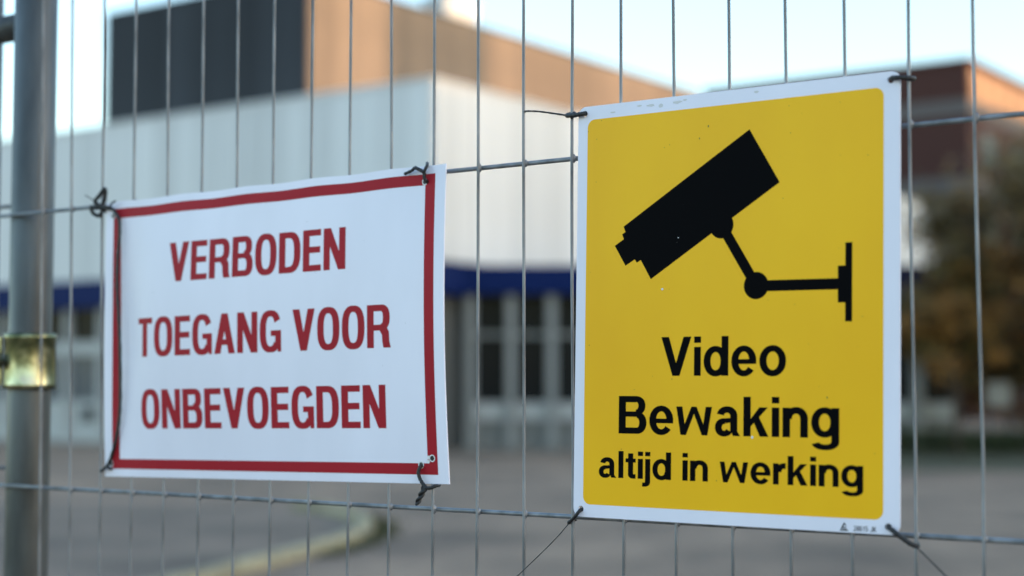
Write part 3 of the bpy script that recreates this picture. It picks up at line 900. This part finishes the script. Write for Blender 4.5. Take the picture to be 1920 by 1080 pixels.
# ------------------------------------------------------------------ black tie wires (mm along the fence, mm height, mm off the mesh)
T = {
    'red_left': [(-523.0, 1719.5, 8.0), (-510.4, 1718.2, 8.0), (-504.9, 1714.5, 7.0), (-498.0, 1706.4, 7.0), (-496.3, 1692.5, 7.5), (-497.9, 1670.5, 8.0), (-497.3, 1643.6, 8.5), (-494.4, 1614.2, 8.5), (-492.4, 1589.8, 8.5), (-491.4, 1548.5, 8.0), (-493.0, 1524.3, 7.5), (-497.7, 1504.9, 7.0), (-504.8, 1488.9, 6.2), (-509.5, 1481.1, 7.0), (-516.3, 1476.1, 8.0)],
    'red_left_tail': [(-510.3, 1481.1, 7.0), (-505.6, 1478.7, 6.0), (-509.0, 1479.8, 0.0), (-514.5, 1483.4, -4.0)],
    'knot1': [(-510.8, 1717.3, 7.0), (-520.1, 1719.3, 8.0), (-529.4, 1724.3, 9.0), (-522.9, 1730.3, 9.0), (-516.8, 1736.0, 8.0), (-520.3, 1724.5, 6.0), (-527.5, 1718.8, 8.0), (-534.5, 1720.2, 9.0), (-532.6, 1714.2, 8.0), (-526.0, 1711.5, 6.0), (-526.2, 1715.1, 4.0)],
    'knot2': [(-535.2, 1720.6, 2.0), (-530.5, 1723.0, 6.0), (-526.1, 1721.7, 8.0), (-524.6, 1718.1, 5.0), (-528.9, 1717.1, -3.0), (-533.1, 1719.7, -6.0), (-535.3, 1721.6, 2.0)],
    'thin': [(-546.8, 1732.3, 6.0), (-528.4, 1724.4, 8.0)],
    'horn': [(-509.7, 1718.6, 8.0), (-505.7, 1721.7, 9.0), (-500.6, 1723.3, 9.0)],
    'tr_a': [(-159.8, 1721.7, 7.0), (-151.9, 1723.6, 8.0), (-147.9, 1725.2, 9.0), (-143.0, 1723.6, 9.0), (-139.2, 1721.6, 9.0), (-137.4, 1724.9, 8.0), (-139.5, 1727.7, 4.0), (-145.1, 1730.2, -3.0)],
    'tr_b': [(-148.7, 1725.8, 8.0), (-143.3, 1723.3, 8.0), (-139.5, 1720.9, 8.0), (-139.6, 1717.2, 7.5), (-138.6, 1714.6, 6.5), (-139.1, 1713.2, 2.0), (-140.3, 1713.0, -4.0)],
    'br_a': [(-143.9, 1491.2, -3.0), (-143.0, 1491.0, 6), (-144.0, 1486.9, 8.0), (-143.0, 1482.4, 8.0), (-140.3, 1478.4, 8.0), (-137.3, 1475.2, 8.0), (-138.9, 1472.3, 8.0)],
    'br_b': [(-131.2, 1476.5, -2.0), (-130.0, 1476.1, 4.0), (-132.9, 1474.5, 7.0), (-137.3, 1474.4, 8.0), (-140.5, 1471.8, 8.0)],
    'ytl': [(8.2, 1754.0, -3.0), (9.0, 1753.2, 5.0), (7.0, 1752.7, 7.0), (0.3, 1752.8, 6.0), (-6.7, 1753.4, 4.0), (-9.0, 1755.0, -1.0), (-7.0, 1756.0, -4.0), (-2.0, 1754.3, 2.0), (-2.5, 1751.6, 5.0)],
    'ytl_end': [(-5.7, 1753.3, 4.0), (-17.4, 1755.9, 5.0), (-31.9, 1759.0, 5.0), (-44.9, 1760.9, 3.0), (-48.5, 1761.2, -1)],
    'ytr': [(245.0, 1752.8, -3.0), (247.0, 1752.4, 5.0), (251.8, 1751.9, 7.0), (255.0, 1751.7, 5.5), (258.5, 1751.6, 2.0), (258.0, 1752.2, -3.5), (253.5, 1752.4, -4.0)],
    'ybl': [(4.0, 1464.1, -3.0), (4.4, 1463.1, 5.0), (2.4, 1460.0, 7.0), (-1.5, 1456.7, 6.0), (-6.1, 1453.9, 4.0), (-9.0, 1453.5, -2.0), (-5.0, 1456.0, -4.0)],
    'ybl_end': [(-6.2, 1453.4, 3.5), (-18.8, 1440.6, 4.0), (-45.8, 1417.9, 3.0), (-92.6, 1380.2, 1.2)],
    'ybr': [(238.9, 1463.8, -3.0), (239.9, 1462.7, 5.0), (245.0, 1459.7, 7.0), (249.5, 1456.2, 6.0), (254.3, 1452.6, 4.0), (256.9, 1451.1, 0.0), (254.7, 1452.3, -5.0)],
    'ybr_end': [(255.7, 1452.0, 3.0), (267.1, 1442.7, 4.0), (300.0, 1411.6, 1.5)],
}
def tie(name, label, strands, group=None, helix=None):
    first = T[strands[0][0]]
    bt, bz = sum(p[0] for p in first) / len(first) / 1000, min(p[1] for p in first) / 1000
    o0 = thing(name, label, 'tie wire', tuple(fpos(bt, bz)), FROT, group)
    for nm, key, r in [(s_[2] if len(s_) > 2 else 'strand', s_[0], s_[1]) for s_ in strands]:
        pts = catmull([(p[0] / 1000 - bt, -p[2] / 1000, p[1] / 1000 - bz) for p in T[key]], 7)
        rad = [r * (1 + 0.10 * math.sin(i * 1.7)) for i in range(len(pts))]
        MB().tube(pts, rad, 10).build(nm, M['cord_black'], o0)
    if helix:
        a, b_, r = helix
        a = Vector((a[0] / 1000 - bt, -a[2] / 1000, a[1] / 1000 - bz)); b_ = Vector((b_[0] / 1000 - bt, -b_[2] / 1000, b_[1] / 1000 - bz))
        ax = (b_ - a).normalized(); u = ax.orthogonal().normalized(); w_ = ax.cross(u)
        for ph in (0, math.pi):
            pts = []
            for i in range(31):
                k = i / 30
                an = ph + k * 8.4
                rr_ = r * (1.0 - 0.25 * k)
                pts.append(a.lerp(b_, k) + (u * math.cos(an) + w_ * math.sin(an)) * rr_ * 0.95)
            MB().tube(pts, [r * (1 - 0.2 * i / 30) for i in range(31)], 10).build('twisted_end', M['cord_black'], o0)
    return o0
tie('black_cord', 'long black cord knotted to the mesh, running down the side of the white sign', [('red_left', 0.00150), ('red_left_tail', 0.0013, 'tail'), ('knot1', 0.0019, 'knot'), ('knot2', 0.0020, 'knot'), ('thin', 0.0005, 'loose_end'), ('horn', 0.0009, 'loose_end')])
tie('tie_wire', 'black twisted wire through the upper corner hole of the white sign beside the gap', [('tr_a', 0.00125), ('tr_b', 0.0014)])
tie('tie_wire', 'black wire with twisted tail hanging below the lower corner of the white sign', [('br_a', 0.00145), ('br_b', 0.00145)], helix=((-137.9, 1474.4, 8.0), (-145.0, 1461.4, 9.0), 0.00145))
tie('tie_wire', 'black tie with long thin tail at upper yellow sign corner facing the white sign', [('ytl', 0.0017), ('ytl_end', 0.0007, 'loose_end')])
tie('tie_wire', 'short black tie through the upper yellow sign corner away from the white sign', [('ytr', 0.0016)])
tie('tie_wire', 'black knotted tie at the lower yellow sign corner that faces the white sign', [('ybl', 0.0013), ('ybl_end', 0.00035, 'loose_end')])
tie('tie_wire', 'black slanting tie at the lower yellow sign corner beside the printed number', [('ybr', 0.0016), ('ybr_end', 0.0005, 'loose_end')])
